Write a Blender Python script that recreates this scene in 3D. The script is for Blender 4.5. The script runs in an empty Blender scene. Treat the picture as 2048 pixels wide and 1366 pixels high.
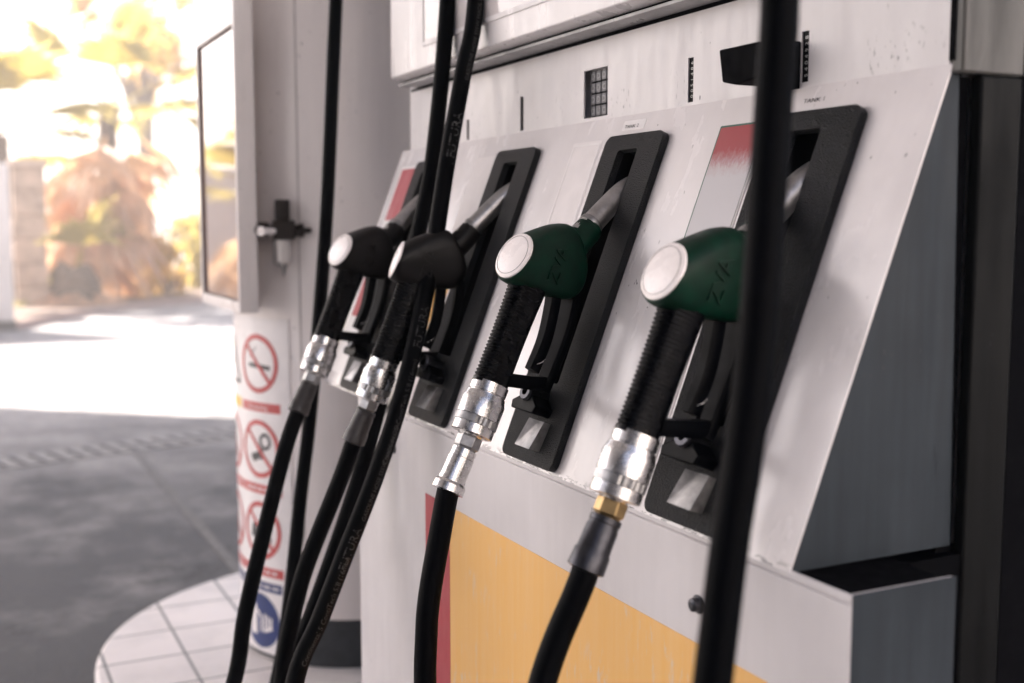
import bpy, bmesh, math, random
from mathutils import Vector, Matrix
random.seed(7)
S = bpy.context.scene
COL = S.collection
R_ = math.radians

# ------------------------------------------------------------------ camera, sky, sun, exposure
cam = bpy.data.cameras.new('camera'); camo = bpy.data.objects.new('camera', cam); COL.objects.link(camo)
CAM = Vector((0.0, -0.75, 1.30))
camo.location = CAM
_p, _y = R_(5.7846), R_(26.2293)
_fw = Vector((-math.cos(_y)*math.cos(_p), math.sin(_y)*math.cos(_p), -math.sin(_p)))
camo.rotation_euler = _fw.to_track_quat('-Z', 'Y').to_euler()
cam.sensor_width = 36.0; cam.lens = 40.43; cam.clip_start = 0.05; cam.clip_end = 2000
cam.dof.use_dof = True; cam.dof.focus_distance = 1.60; cam.dof.aperture_fstop = 2.9
S.camera = camo

SUN = Vector((-0.62, -0.42, 0.66)).normalized()
w = bpy.data.worlds.new('World'); S.world = w; w.use_nodes = True
nt = w.node_tree; bg = nt.nodes['Background']
sky = nt.nodes.new('ShaderNodeTexSky'); sky.sky_type = 'NISHITA'; sky.sun_disc = False
sky.sun_elevation = math.asin(SUN.z); sky.sun_rotation = math.atan2(SUN.x, SUN.y)
sky.dust_density = 2.0
nt.links.new(sky.outputs[0], bg.inputs[0]); bg.inputs[1].default_value = 0.07
sl = bpy.data.lights.new('sun', 'SUN'); sl.energy = 5.0; sl.angle = R_(0.5); sl.color = (1.0, 0.93, 0.84)
so = bpy.data.objects.new('sun', sl); COL.objects.link(so); so.rotation_euler = SUN.to_track_quat('Z', 'Y').to_euler()
S.view_settings.view_transform = 'Standard'; S.view_settings.look = 'None'
S.view_settings.exposure = 2.52; S.view_settings.gamma = 1.0
S.view_settings.use_white_balance = True; S.view_settings.white_balance_temperature = 6550; S.view_settings.white_balance_tint = 14

# ------------------------------------------------------------------ materials
def nodes(name):
    m = bpy.data.materials.new(name); m.use_nodes = True
    return m, m.node_tree, m.node_tree.nodes['Principled BSDF']
def pos(t, scale=(1, 1, 1)):
    g = t.nodes.new('ShaderNodeNewGeometry'); mp = t.nodes.new('ShaderNodeMapping'); mp.inputs['Scale'].default_value = scale
    t.links.new(g.outputs['Position'], mp.inputs['Vector']); return mp.outputs[0]
def noise(t, scale, detail=4, vec=None, rough=.55):
    n = t.nodes.new('ShaderNodeTexNoise'); n.inputs['Scale'].default_value = scale; n.inputs['Detail'].default_value = detail
    n.inputs['Roughness'].default_value = rough
    t.links.new(vec if vec is not None else pos(t), n.inputs['Vector']); return n.outputs[0]
def ramp(t, src, a, b, c0=(0, 0, 0), c1=(1, 1, 1)):
    r = t.nodes.new('ShaderNodeValToRGB'); e = r.color_ramp.elements
    e[0].position = a; e[1].position = b; e[0].color = (*c0, 1); e[1].color = (*c1, 1)
    t.links.new(src, r.inputs[0]); return r.outputs[0]
def mix(t, fac, a, b, mode='MIX'):
    m = t.nodes.new('ShaderNodeMix'); m.data_type = 'RGBA'; m.blend_type = mode
    if isinstance(fac, float): m.inputs[0].default_value = fac
    else: t.links.new(fac, m.inputs[0])
    for i, x in ((6, a), (7, b)):
        if isinstance(x, tuple): m.inputs[i].default_value = (*x, 1)
        else: t.links.new(x, m.inputs[i])
    return m.outputs[2]
def mth(t, op, a, b=0.0):
    m = t.nodes.new('ShaderNodeMath'); m.operation = op
    for i, x in ((0, a), (1, b)):
        if isinstance(x, (int, float)): m.inputs[i].default_value = x
        else: t.links.new(x, m.inputs[i])
    return m.outputs[0]
def bump(t, b, h, strength, dist=.001):
    n = t.nodes.new('ShaderNodeBump'); n.inputs['Strength'].default_value = strength; n.inputs['Distance'].default_value = dist
    t.links.new(h, n.inputs['Height']); t.links.new(n.outputs[0], b.inputs['Normal'])
def sepz(t, axis='Z'):
    g = t.nodes.new('ShaderNodeNewGeometry'); s = t.nodes.new('ShaderNodeSeparateXYZ'); t.links.new(g.outputs['Position'], s.inputs[0]); return s.outputs[axis]

def plain(name, col, rough=.5, metal=0., var=.12, scale=30, bstr=0., bscale=300, coat=0., spec=.5):
    m, t, b = nodes(name)
    n = noise(t, scale, 5)
    c = mix(t, ramp(t, n, .3, .7), tuple(x*(1-var) for x in col), tuple(min(1, x*(1+var)) for x in col))
    t.links.new(c, b.inputs['Base Color'])
    rr = ramp(t, noise(t, scale*2.3, 3), .2, .8, (rough*.8,)*3, (min(1, rough*1.2),)*3)
    t.links.new(rr, b.inputs['Roughness']); b.inputs['Metallic'].default_value = metal
    if coat: b.inputs['Coat Weight'].default_value = coat
    b.inputs['Specular IOR Level'].default_value = spec
    if bstr: bump(t, b, noise(t, bscale, 3), bstr)
    return m
def painted(name, col, chip_z=None, rough=.32, dirt=.35, scuff_z=None, spec=.5, streak=(.14, .72)):
    """worn painted sheet metal: streaks running down, grey grime blooms, small dark nicks"""
    m, t, b = nodes(name)
    st = ramp(t, noise(t, 1, 5, pos(t, (70, 70, 5))), .35, .75)
    bl = ramp(t, noise(t, 5, 6), .42, .72)
    c = mix(t, mth(t, 'MULTIPLY', st, streak[0]), col, tuple(x*streak[1] for x in col))
    c = mix(t, mth(t, 'MULTIPLY', bl, dirt), c, (col[0]*.66, col[1]*.65, col[2]*.66))
    nick = ramp(t, noise(t, 1, 2, pos(t, (150, 150, 60)), .4), .735, .75)
    nick = mth(t, 'MULTIPLY', nick, ramp(t, noise(t, 4, 2), .5, .6))
    if scuff_z:
        z = sepz(t)
        band = mth(t, 'MULTIPLY', ramp(t, z, scuff_z[0]/3, scuff_z[0]/3+.001), ramp(t, z, scuff_z[1]/3-.012, scuff_z[1]/3, (1, 1, 1), (0, 0, 0)))
        zz = mth(t, 'DIVIDE', z, 3.0)
        band = mth(t, 'MULTIPLY', ramp(t, zz, scuff_z[0]/3, scuff_z[0]/3+.001), ramp(t, zz, scuff_z[1]/3-.012, scuff_z[1]/3, (1, 1, 1), (0, 0, 0)))
        sc = ramp(t, noise(t, 1, 3, pos(t, (190, 190, 80)), .6), .60, .66)
        sc = mth(t, 'MULTIPLY', sc, ramp(t, noise(t, 9, 2), .45, .62))
        nick = mth(t, 'MAXIMUM', nick, mth(t, 'MULTIPLY', mth(t, 'MULTIPLY', sc, band), .7))
    if chip_z:
        zz = mth(t, 'DIVIDE', sepz(t), 3.0)
        band = ramp(t, zz, chip_z/3, (chip_z+.007)/3, (1, 1, 1), (0, 0, 0))
        ch = ramp(t, noise(t, 1, 4, pos(t, (45, 45, 160)), .6), .50, .54)
        nick = mth(t, 'MAXIMUM', nick, mth(t, 'MULTIPLY', ch, band))
    c = mix(t, nick, c, (.05, .05, .055))
    t.links.new(c, b.inputs['Base Color'])
    rr = ramp(t, noise(t, 1, 5, pos(t, (30, 30, 6))), .3, .75, (rough*.65,)*3, (min(1, rough*1.5),)*3)
    t.links.new(rr, b.inputs['Roughness'])
    b.inputs['Specular IOR Level'].default_value = spec
    bump(t, b, noise(t, 9, 2), .12, .004)
    return m
def grained(name, col, rough=.30):
    """moulded plastic with a leather grain"""
    m, t, b = nodes(name)
    v = t.nodes.new('ShaderNodeTexVoronoi'); v.inputs['Scale'].default_value = 560; t.links.new(pos(t), v.inputs['Vector'])
    h = mth(t, 'ADD', v.outputs[0], mth(t, 'MULTIPLY', noise(t, 1100, 2), .35))
    c = mix(t, ramp(t, noise(t, 40, 5), .45, .75), col, tuple(x*2.2+.006 for x in col))
    t.links.new(c, b.inputs['Base Color']); b.inputs['Roughness'].default_value = rough; b.inputs['Specular IOR Level'].default_value = .36
    bump(t, b, h, 1.0, .0022); return m
def leafy(name, col, tr=.45):
    m, t, b = nodes(name)
    info = t.nodes.new('ShaderNodeObjectInfo')
    n = ramp(t, noise(t, 2.2, 3), .3, .7)
    c = mix(t, n, tuple(x*.6 for x in col), tuple(min(1, x*1.5) for x in col))
    t.links.new(c, b.inputs['Base Color']); b.inputs['Roughness'].default_value = .5
    tl = t.nodes.new('ShaderNodeBsdfTranslucent'); t.links.new(mix(t, .5, c, (col[0]*1.9, col[1]*1.5, col[2]*.8)), tl.inputs[0])
    mx = t.nodes.new('ShaderNodeMixShader'); mx.inputs[0].default_value = tr
    t.links.new(b.outputs[0], mx.inputs[1]); t.links.new(tl.outputs[0], mx.inputs[2])
    t.links.new(mx.outputs[0], t.nodes['Material Output'].inputs[0]); return m

WHITE = (.70, .665, .67)
M = {}
M['white'] = painted('white_paint', WHITE)
M['hood'] = painted('hood_paint', (.74, .70, .705), chip_z=.951, dirt=.42, rough=.22, spec=.65)
M['upper'] = painted('upper_paint', (.66, .63, .64), scuff_z=(1.468, 1.53), rough=.4)
M['cab'] = painted('cabinet_paint', (.64, .61, .62), rough=.45)
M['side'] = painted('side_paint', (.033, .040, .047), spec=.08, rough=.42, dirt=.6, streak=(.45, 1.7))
M['red'] = painted('red_vinyl', (.42, .035, .05), rough=.4, dirt=.1)
M['plastic'] = grained('black_grained_plastic', (.0022, .0028, .0045))
M['black'] = plain('black_plastic', (.0009, .0011, .002), .42, var=.3, spec=.04)
M['void'] = plain('matt_black', (.002, .002, .003), .9, spec=.05)  # also stands in for shade on the cabinet top and under the trim
M['rubber'] = plain('hose_rubber', (.0009, .0011, .002), .45, var=.3, scale=60, bstr=.5, bscale=900, spec=.03)
M['gripr'] = plain('grip_rubber', (.0007, .0008, .0016), .27, var=.2, spec=.15)
M['green'] = plain('green_plastic', (.0004, .0175, .0092), .42, var=.4, scale=45, bstr=.08, bscale=500, spec=.16)
M['darkbody'] = plain('dark_body_plastic', (.004, .003, .0032), .42, var=.35, scale=45, bstr=.08, bscale=500, spec=.22)
M['cap'] = plain('cap_white', (.88, .82, .81), .28, var=.03)
M['groove'] = plain('cap_groove_grey', (.5, .46, .45), .5)
M['alu'] = plain('aluminium', (.64, .625, .62), .26, 1.0, var=.18, scale=70, bstr=.05, bscale=400)
M['alud'] = plain('worn_aluminium', (.36, .355, .355), .42, 1.0, var=.3, scale=60, bstr=.15, bscale=300)
M['spout'] = plain('spout_metal', (.46, .45, .45), .40, 1.0, var=.25, scale=50, bstr=.1, bscale=300)
M['brass'] = plain('brass', (.48, .33, .16), .4, 1.0, var=.15, scale=60)
M['sleeveblk'] = plain('black_chrome_sleeve', (.055, .055, .062), .36, 1.0, var=.3, scale=60)
M['sleevebrn'] = plain('brown_rubber_sleeve', (.035, .03, .03), .45, var=.4, scale=60)
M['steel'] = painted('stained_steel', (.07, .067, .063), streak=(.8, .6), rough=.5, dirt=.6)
M['ink'] = plain('ink_black', (.015, .015, .018), .6)
M['grey_ink'] = plain('hose_print', (.055, .054, .052), .6)
M['digit'] = plain('counter_digit', (.55, .55, .53), .6)
M['key'] = plain('key_metal', (.085, .085, .095), .45, .3, var=.3, scale=200)
M['keymark'] = plain('key_mark', (.26, .26, .27), .5)
M['sticker'] = plain('sticker_silver', (.55, .54, .56), .3, .35, var=.15, scale=90, bstr=.2, bscale=500)
M['stwhite'] = plain('sticker_white', (.74, .71, .71), .45, var=.05)
M['faded'] = plain('faded_label', (.70, .655, .655), .5, var=.05)
M['sgreen'] = plain('sticker_green', (.01, .08, .05), .4)
M['signw'] = plain('sign_white', (.78, .74, .74), .35, var=.04)
M['signr'] = plain('sign_red', (.50, .07, .07), .4, var=.1)
M['signk'] = plain('sign_black', (.02, .02, .025), .4)
M['signy'] = plain('sign_yellow', (.75, .50, .06), .4)
M['signb'] = plain('sign_blue', (.008, .028, .14), .4)
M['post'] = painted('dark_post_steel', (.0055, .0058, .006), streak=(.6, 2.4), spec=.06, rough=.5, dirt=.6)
M['trim'] = painted('trim_grey', (.30, .29, .295), rough=.4)
M['colw'] = painted('column_cladding', (.90, .84, .825), rough=.4, dirt=.12)
M['skirt'] = plain('dark_skirting', (.03, .035, .042), .6, var=.3)
M['pane'] = plain('display_pane', (.62, .57, .57), .08, var=.06, scale=4)
M['frame'] = painted('frame_white', (.80, .75, .74), rough=.3, dirt=.1)
M['clear'] = plain('bowl_plastic', (.66, .62, .60), .15, var=.06)
M['regbody'] = plain('regulator_black', (.02, .013, .011), .5, var=.2, spec=.3)
# worn yellow vinyl with vertical streaks
m, t, b = nodes('yellow_vinyl'); M['yellow'] = m
st = ramp(t, noise(t, 1, 6, pos(t, (70, 70, 3), ), .65), .35, .80)
c = mix(t, mth(t, 'MULTIPLY', st, .55), (.80, .44, .12), (.80, .52, .24))
wear = mth(t, 'MULTIPLY', ramp(t, noise(t, 1, 7, pos(t, (70, 70, 16)), .7), .54, .66), ramp(t, noise(t, 6, 3), .45, .60))
c = mix(t, mth(t, 'MULTIPLY', wear, .7), c, (.60, .55, .50))
t.links.new(c, b.inputs['Base Color']); b.inputs['Roughness'].default_value = .42
# sticker fading from red to silver
m, t, b = nodes('red_fading_sticker'); M['stred'] = m
f = mth(t, 'ADD', mth(t, 'DIVIDE', sepz(t), 3.0), mth(t, 'ADD', mth(t, 'MULTIPLY', noise(t, 1, 7, pos(t, (260, 260, 60)), .75), .014), -.004))
t.links.new(mix(t, ramp(t, f, 1.366/3+.004, 1.384/3+.006), (.48, .46, .48), (.30, .022, .03)), b.inputs['Base Color'])
b.inputs['Roughness'].default_value = .3

# ------------------------------------------------------------------ mesh helpers
class MB:
    def __init__(s): s.v = []; s.f = []
    def add(s, vs, fs):
        o = len(s.v); s.v += [tuple(x) for x in vs]; s.f += [tuple(i+o for i in q) for q in fs]; return s
    def box(s, x0, x1, y0, y1, z0, z1, fn=None):
        vs = [(x, y, z) for z in (z0, z1) for y in (y0, y1) for x in (x0, x1)]
        if fn: vs = [fn(*p) for p in vs]
        return s.add(vs, [(0, 2, 3, 1), (4, 5, 7, 6), (0, 1, 5, 4), (2, 6, 7, 3), (0, 4, 6, 2), (1, 3, 7, 5)])
    def loft(s, rings, cap0=True, cap1=True, closed=True):
        n = len(rings[0]); vs = [p for r in rings for p in r]; fs = []
        for i in range(len(rings)-1):
            for j in range(n if closed else n-1):
                k = (j+1) % n; fs.append((i*n+j, i*n+k, (i+1)*n+k, (i+1)*n+j))
        if cap0: fs.append(tuple(range(n))[::-1])
        if cap1: fs.append(tuple((len(rings)-1)*n+j for j in range(n)))
        return s.add(vs, fs)
    def lathe(s, p0, ax, prof, seg=32, cap0=True, cap1=True):
        p0 = Vector(p0); ax = Vector(ax).normalized(); u = ax.orthogonal().normalized(); v = ax.cross(u)
        return s.loft([[p0+ax*d+(u*math.cos(2*math.pi*k/seg)+v*math.sin(2*math.pi*k/seg))*r for k in range(seg)] for d, r in prof], cap0, cap1)
    def tube(s, pts, r, seg=20, cap=True):
        pts = [Vector(p) for p in pts]; rings = []; u = None
        for i, p in enumerate(pts):
            tg = (pts[min(i+1, len(pts)-1)]-pts[max(i-1, 0)]).normalized()
            u = tg.orthogonal().normalized() if u is None else (u-tg*u.dot(tg)).normalized()
            v = tg.cross(u); rr = r[i] if isinstance(r, (list, tuple)) else r
            rings.append([p+(u*math.cos(2*math.pi*k/seg)+v*math.sin(2*math.pi*k/seg))*rr for k in range(seg)])
        return s.loft(rings, cap, cap)
    def prism(s, poly, d0, d1, fn):
        """polygon (a,b) extruded between depths d0..d1, placed with fn(a,b,d)"""
        n = len(poly)
        vs = [fn(a, b_, d0) for a, b_ in poly]+[fn(a, b_, d1) for a, b_ in poly]
        return s.add(vs, [tuple(range(n))[::-1], tuple(range(n, 2*n))]+[(i, (i+1) % n, n+(i+1) % n, n+i) for i in range(n)])
    def prism_holes(s, outer, holes, d0, d1, fn):
        bm = bmesh.new(); loops = []
        for lp in [outer]+holes:
            vs = [bm.verts.new((a, b_, 0)) for a, b_ in lp]; loops.append(vs)
            for i in range(len(vs)): bm.edges.new((vs[i], vs[(i+1) % len(vs)]))
        bmesh.ops.triangle_fill(bm, edges=bm.edges[:], use_beauty=True, use_dissolve=False, normal=(0, 0, 1))
        bm.verts.index_update()
        P = [(v.co.x, v.co.y) for v in bm.verts]; F = [tuple(v.index for v in f.verts) for f in bm.faces]
        n = len(P); L = [[v.index for v in lp] for lp in loops]; bm.free()
        fs = [f for f in F]+[tuple(i+n for i in f[::-1]) for f in F]
        for lp in L: fs += [(lp[i], lp[(i+1) % len(lp)], n+lp[(i+1) % len(lp)], n+lp[i]) for i in range(len(lp))]
        return s.add([fn(a, b_, d1) for a, b_ in P]+[fn(a, b_, d0) for a, b_ in P], fs)
    def text(s, txt, size, fn, depth=0.):
        cu = bpy.data.curves.new('lettering', 'FONT'); cu.body = txt; cu.size = size; cu.extrude = depth; cu.resolution_u = 3
        o = bpy.data.objects.new('lettering', cu); COL.objects.link(o)
        bpy.context.view_layer.update()
        me = bpy.data.meshes.new_from_object(o.evaluated_get(bpy.context.evaluated_depsgraph_get()))
        s.add([fn(*v.co) for v in me.vertices], [tuple(p.vertices) for p in me.polygons])
        wd = max([v.co.x for v in me.vertices] or [0])
        bpy.data.objects.remove(o); bpy.data.curves.remove(cu); bpy.data.meshes.remove(me)
        return wd
WO = {}
def link(name, mb, mat, parent=None, origin=None, bev=0., smooth=30, bseg=2):
    """one mesh object; vertices are given in world space and stored relative to origin"""
    po = WO.get(parent.name, Vector((0, 0, 0))) if parent else Vector((0, 0, 0))
    og = Vector(origin) if origin is not None else po
    me = bpy.data.meshes.new(name); me.from_pydata([tuple(Vector(v)-og) for v in mb.v], [], mb.f)
    bm = bmesh.new(); bm.from_mesh(me)
    bmesh.ops.recalc_face_normals(bm, faces=bm.faces[:]); bm.to_mesh(me); bm.free()
    me.materials.append(M[mat] if isinstance(mat, str) else mat)
    o = bpy.data.objects.new(name, me); COL.objects.link(o)
    o.location = og-po
    if parent: o.parent = parent
    WO[o.name] = og
    if smooth:
        me.polygons.foreach_set('use_smooth', [True]*len(me.polygons)); me.set_sharp_from_angle(angle=R_(smooth))
    if bev:
        md = o.modifiers.new('bevel', 'BEVEL'); md.width = bev; md.segments = bseg; md.limit_method = 'ANGLE'; md.angle_limit = R_(35); md.harden_normals = False
    return o
def tag(o, label, cat=None, group=None, kind=None):
    if label: o['label'] = label
    if cat: o['category'] = cat
    if group: o['group'] = group
    if kind: o['kind'] = kind
    return o
def thing(name, loc, label, cat, group=None, rz=0.):
    o = bpy.data.objects.new(name, None); COL.objects.link(o); o.location = loc; o.rotation_euler.z = rz
    o.empty_display_size = .05
    WO[o.name] = Vector(loc) if not rz else Vector((0, 0, 0))
    return tag(o, label, cat, group)
def copy_tree(o, parent=None):
    c = o.copy(); COL.objects.link(c)
    if parent: c.parent = parent
    WO[c.name] = WO.get(o.name, Vector((0, 0, 0)))
    for ch in [x for x in o.children]: copy_tree(ch, c)
    return c
def spline(pts, n=8):
    P = [Vector(p) for p in pts]; P = [P[0]*2-P[1]]+P+[P[-1]*2-P[-2]]; out = []
    for i in range(1, len(P)-2):
        for k in range(n):
            u = k/n; a, b_, c_, d = P[i-1:i+3]
            out.append(.5*((2*b_)+(c_-a)*u+(2*a-5*b_+4*c_-d)*u*u+(3*b_-a-3*c_+d)*u**3))
    return out+[P[-2]]
def rrect(x0, x1, y0, y1, r, n=6):
    out = []
    for cx, cy, a0 in ((x1-r, y1-r, 0), (x0+r, y1-r, 90), (x0+r, y0+r, 180), (x1-r, y0+r, 270)):
        out += [(cx+r*math.cos(R_(a0+90*k/n)), cy+r*math.sin(R_(a0+90*k/n))) for k in range(n+1)]
    return out
XYZ = lambda a, b_, d: (a, b_, d)

# ------------------------------------------------------------------ setting: ground, island
m, t, b = nodes('concrete_forecourt'); M['ground'] = m
n1 = ramp(t, noise(t, .55, 6), .38, .62); n2 = ramp(t, noise(t, 5, 8, None, .7), .3, .75); n3 = ramp(t, noise(t, 60, 4), .3, .7)
c = mix(t, n1, (.30, .29, .285), (.44, .42, .41)); c = mix(t, mth(t, 'MULTIPLY', n2, .6), c, (.085, .088, .095)); c = mix(t, mth(t, 'MULTIPLY', n3, .25), c, (.4, .39, .38))
xr = ramp(t, mth(t, 'ADD', mth(t, 'DIVIDE', mth(t, 'ADD', sepz(t, 'X'), 20.0), 40.0), mth(t, 'MULTIPLY', mth(t, 'SUBTRACT', noise(t, 1.9, 8, None, .68), .5), .30)), .28, .39)       # darker towards the pumps, with a blotchy edge
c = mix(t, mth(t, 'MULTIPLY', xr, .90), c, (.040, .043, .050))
vr = t.nodes.new('ShaderNodeTexVoronoi'); vr.feature = 'DISTANCE_TO_EDGE'; vr.inputs['Scale'].default_value = .75
wv = t.nodes.new('ShaderNodeVectorMath'); wv.operation = 'ADD'; nz_ = t.nodes.new('ShaderNodeTexNoise'); nz_.inputs['Scale'].default_value = 2.5; nz_.inputs['Detail'].default_value = 6
t.links.new(pos(t), nz_.inputs['Vector']); t.links.new(pos(t), wv.inputs[0]); t.links.new(nz_.outputs[1], wv.inputs[1]); t.links.new(wv.outputs[0], vr.inputs['Vector'])
crk = mth(t, 'MULTIPLY', ramp(t, vr.outputs[0], .004, .016, (1, 1, 1), (0, 0, 0)), ramp(t, noise(t, 1.1, 3), .45, .6))
c = mix(t, mth(t, 'MULTIPLY', crk, .6), c, (.012, .012, .014))
spk = ramp(t, noise(t, 14, 5, None, .75), .66, .72); c = mix(t, mth(t, 'MULTIPLY', spk, .5), c, (.22, .22, .22))
spk = ramp(t, noise(t, 4.5, 6, None, .75), .60, .70); c = mix(t, mth(t, 'MULTIPLY', spk, .55), c, (.018, .019, .022))
t.links.new(c, b.inputs['Base Color']); b.inputs['Roughness'].default_value = .75; bump(t, b, noise(t, 22, 8, None, .75), .8, .012)
g = MB(); g.add([(-400, -400, 0), (400, -400, 0), (400, 400, 0), (-400, 400, 0)], [(0, 1, 2, 3)])
tag(link('ground', g, 'ground', smooth=0), None, kind='structure')
# joint in the concrete
m = plain('joint_filler', (.15, .147, .145), .9, var=.3); M['joint'] = m
g = MB(); g.box(-7.05, -3.9, .17, .215, .0005, .004)
tag(link('ground_joint', g, 'joint', smooth=0), None, kind='structure')
m, t, b = nodes('island_tile'); M['tile'] = m
br = t.nodes.new('ShaderNodeTexBrick'); br.offset = 0; br.inputs['Scale'].default_value = 1
br.inputs['Brick Width'].default_value = .214; br.inputs['Row Height'].default_value = .214; br.inputs['Mortar Size'].default_value = .0045
br.inputs['Color1'].default_value = (.76, .71, .70, 1); br.inputs['Color2'].default_value = (.70, .66, .65, 1); br.inputs['Mortar'].default_value = (.12, .12, .12, 1)
gm = t.nodes.new('ShaderNodeNewGeometry'); mp = t.nodes.new('ShaderNodeMapping'); mp.inputs['Location'].default_value = (.009, .19, 0)
t.links.new(gm.outputs['Position'], mp.inputs[0]); t.links.new(mp.outputs[0], br.inputs[0])
c = mix(t, mth(t, 'MULTIPLY', ramp(t, noise(t, 7, 6), .45, .7), .3), br.outputs[0], (.32, .31, .31))
t.links.new(c, b.inputs['Base Color']); b.inputs['Roughness'].default_value = .5
out = [(-3.10+.88*math.cos(R_(a)), .44+.88*math.sin(R_(a))) for a in range(90, 271, 4)]+[(3.0, -.44), (3.0, 1.32)]
g = MB(); g.prism(out, -.01, .10, XYZ); tag(link('pump_island', g, 'tile', bev=.012), None, kind='structure')

# ------------------------------------------------------------------ fuel dispenser
DB = (-1.66, .30, .10)
disp = thing('fuel_dispenser', DB, 'white fuel pump with four black nozzle holsters and a red and yellow lower cabinet', 'fuel pump')
SD, SN = (.3598, .9330), (-.9330, .3598)
def SL(x, s, n): return (x, s*SD[0]+n*SN[0], .951+s*SD[1]+n*SN[1])
HX = [-2.257, -1.855, -1.463, -1.070]         # holster centres along the hood
# lower cabinet: walls with a lip round a top coloured black for its shade
g = MB(); g.box(-2.24, -.803, 0, .136, .16, .944); g.box(-2.24, -.803, 0, .006, .944, .953); g.box(-.809, -.803, .006, .136, .944, .953)
cab = link('cabinet', g, 'cab', disp, bev=.002)
g = MB(); g.box(-2.236, -.8095, .0065, .135, .9442, .9485); link('cabinet_top_shade', g, 'void', disp)  # black plate in place of the shaded top surface
g = MB(); g.box(-2.44, -.88, .14, .60, .16, .944); link('cabinet_core', g, 'black', disp)
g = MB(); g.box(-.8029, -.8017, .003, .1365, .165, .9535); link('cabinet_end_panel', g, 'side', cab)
g = MB(); g.box(-1.869, -1.7595, -.0012, 0, .16, .826); link('red_band', g, 'red', cab)
g = MB(); g.box(-1.7585, -.92, -.0012, 0, .16, .826); link('yellow_panel', g, 'yellow', cab)
for x, z in ((-2.029, .879), (-1.044, .872)):
    g = MB(); g.lathe((x, .001, z), (0, -1, 0), [(0, .011), (.002, .011), (.004, .0085), (.010, .0075), (.012, .004)], 20); link('bolt', g, 'sleeveblk', cab)
# hood: sloped front sheet with four cut-outs, ends, top
hL, hR, hS = -2.488, -.890, .553
holes = [rrect(c_-.040, c_+.029, .115, .497, .006, 3) for c_ in HX]
g = MB(); g.prism_holes([(hL, 0), (hR, 0), (hR, hS), (hL, hS)], holes, -.002, 0, SL)
hood = link('hood', g, 'hood', disp, smooth=20)
Y0, Z0 = SL(0, 0, -.0025)[1:]; Y1, Z1 = SL(0, hS, -.0025)[1:]
for x0, x1 in ((hR-.003, hR), (hL, hL+.003)):
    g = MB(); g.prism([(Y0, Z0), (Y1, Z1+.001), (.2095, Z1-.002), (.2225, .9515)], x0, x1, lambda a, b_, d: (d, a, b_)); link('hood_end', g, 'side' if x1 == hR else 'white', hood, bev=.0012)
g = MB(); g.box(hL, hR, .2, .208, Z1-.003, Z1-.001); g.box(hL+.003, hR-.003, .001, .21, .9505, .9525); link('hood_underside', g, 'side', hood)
# upper panel, trims, header with display
g = MB()
slots = [(-1.660, -1.585, 1.4725, 1.549), (-1.893, -1.879, 1.470, 1.531), (-1.3665, -1.3535, 1.4715, 1.533), (-1.1275, -1.114, 1.473, 1.534), (-2.131, -2.119, 1.469, 1.509)]
g.prism_holes([(-2.44, 1.455), (-.894, 1.455), (-.894, 1.603), (-2.44, 1.603)], [[(a, c_), (b_, c_), (b_, d), (a, d)] for a, b_, c_, d in slots], .199, .2015, lambda a, b_, d: (a, d, b_))
up = link('upper_panel', g, 'upper', disp)
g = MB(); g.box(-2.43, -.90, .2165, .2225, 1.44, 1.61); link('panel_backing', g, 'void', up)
g = MB(); g.box(-2.44, -.9005, .213, .58, .95, 2.30); link('body_core', g, 'white', disp)
g = MB(); g.prism([(.13, 1.614), (.13, 2.30), (.58, 2.30), (.58, 1.6085), (.148, 1.6085)], -2.375, -.872, lambda a, b_, d: (d, a, b_))
head = link('display_header', g, 'white', disp, bev=.002)
g = MB(); g.prism([(.153, 1.599), (.153, 1.6035), (.57, 1.6035), (.57, 1.599)], -2.39, -.874, lambda a, b_, d: (d, a, b_)); link('header_trim', g, 'trim', head)
g = MB(); g.box(-2.385, -.876, .160, .5, 1.6036, 1.6084); g.box(-2.43, -.896, .1972, .1988, 1.5935, 1.5989); link('trim_gap_shade', g, 'void', head)  # dark gap fill; lower black strip stands in for the trim's shadow line
g = MB(); g.prism_holes([(-2.19, 1.655), (-1.20, 1.655), (-1.20, 2.0), (-2.19, 2.0)], [[(-2.18, 1.664), (-1.21, 1.664), (-1.21, 1.991), (-2.18, 1.991)]], .127, .13, lambda a, b_, d: (a, d, b_))
win = link('display_window', g, 'upper', head)
g = MB(); g.box(-2.18, -1.21, .1285, .1299, 1.664, 1.991); link('pane', g, 'pane', win)
# end post, near-black below and lighter above, gasket, dark rear half
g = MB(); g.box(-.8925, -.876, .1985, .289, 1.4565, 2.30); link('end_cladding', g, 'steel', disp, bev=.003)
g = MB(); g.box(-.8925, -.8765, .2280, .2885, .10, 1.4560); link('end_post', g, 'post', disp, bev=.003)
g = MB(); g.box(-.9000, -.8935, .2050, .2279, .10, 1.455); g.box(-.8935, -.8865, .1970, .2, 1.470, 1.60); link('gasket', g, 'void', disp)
g = MB(); g.box(-2.44, -.878, .2895, .80, .10, 2.30); link('rear_cover', g, 'void', disp)
g = MB(); g.box(-2.40, -.90, .03, .56, .10, .16); link('plinth', g, 'skirt', disp)
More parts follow.
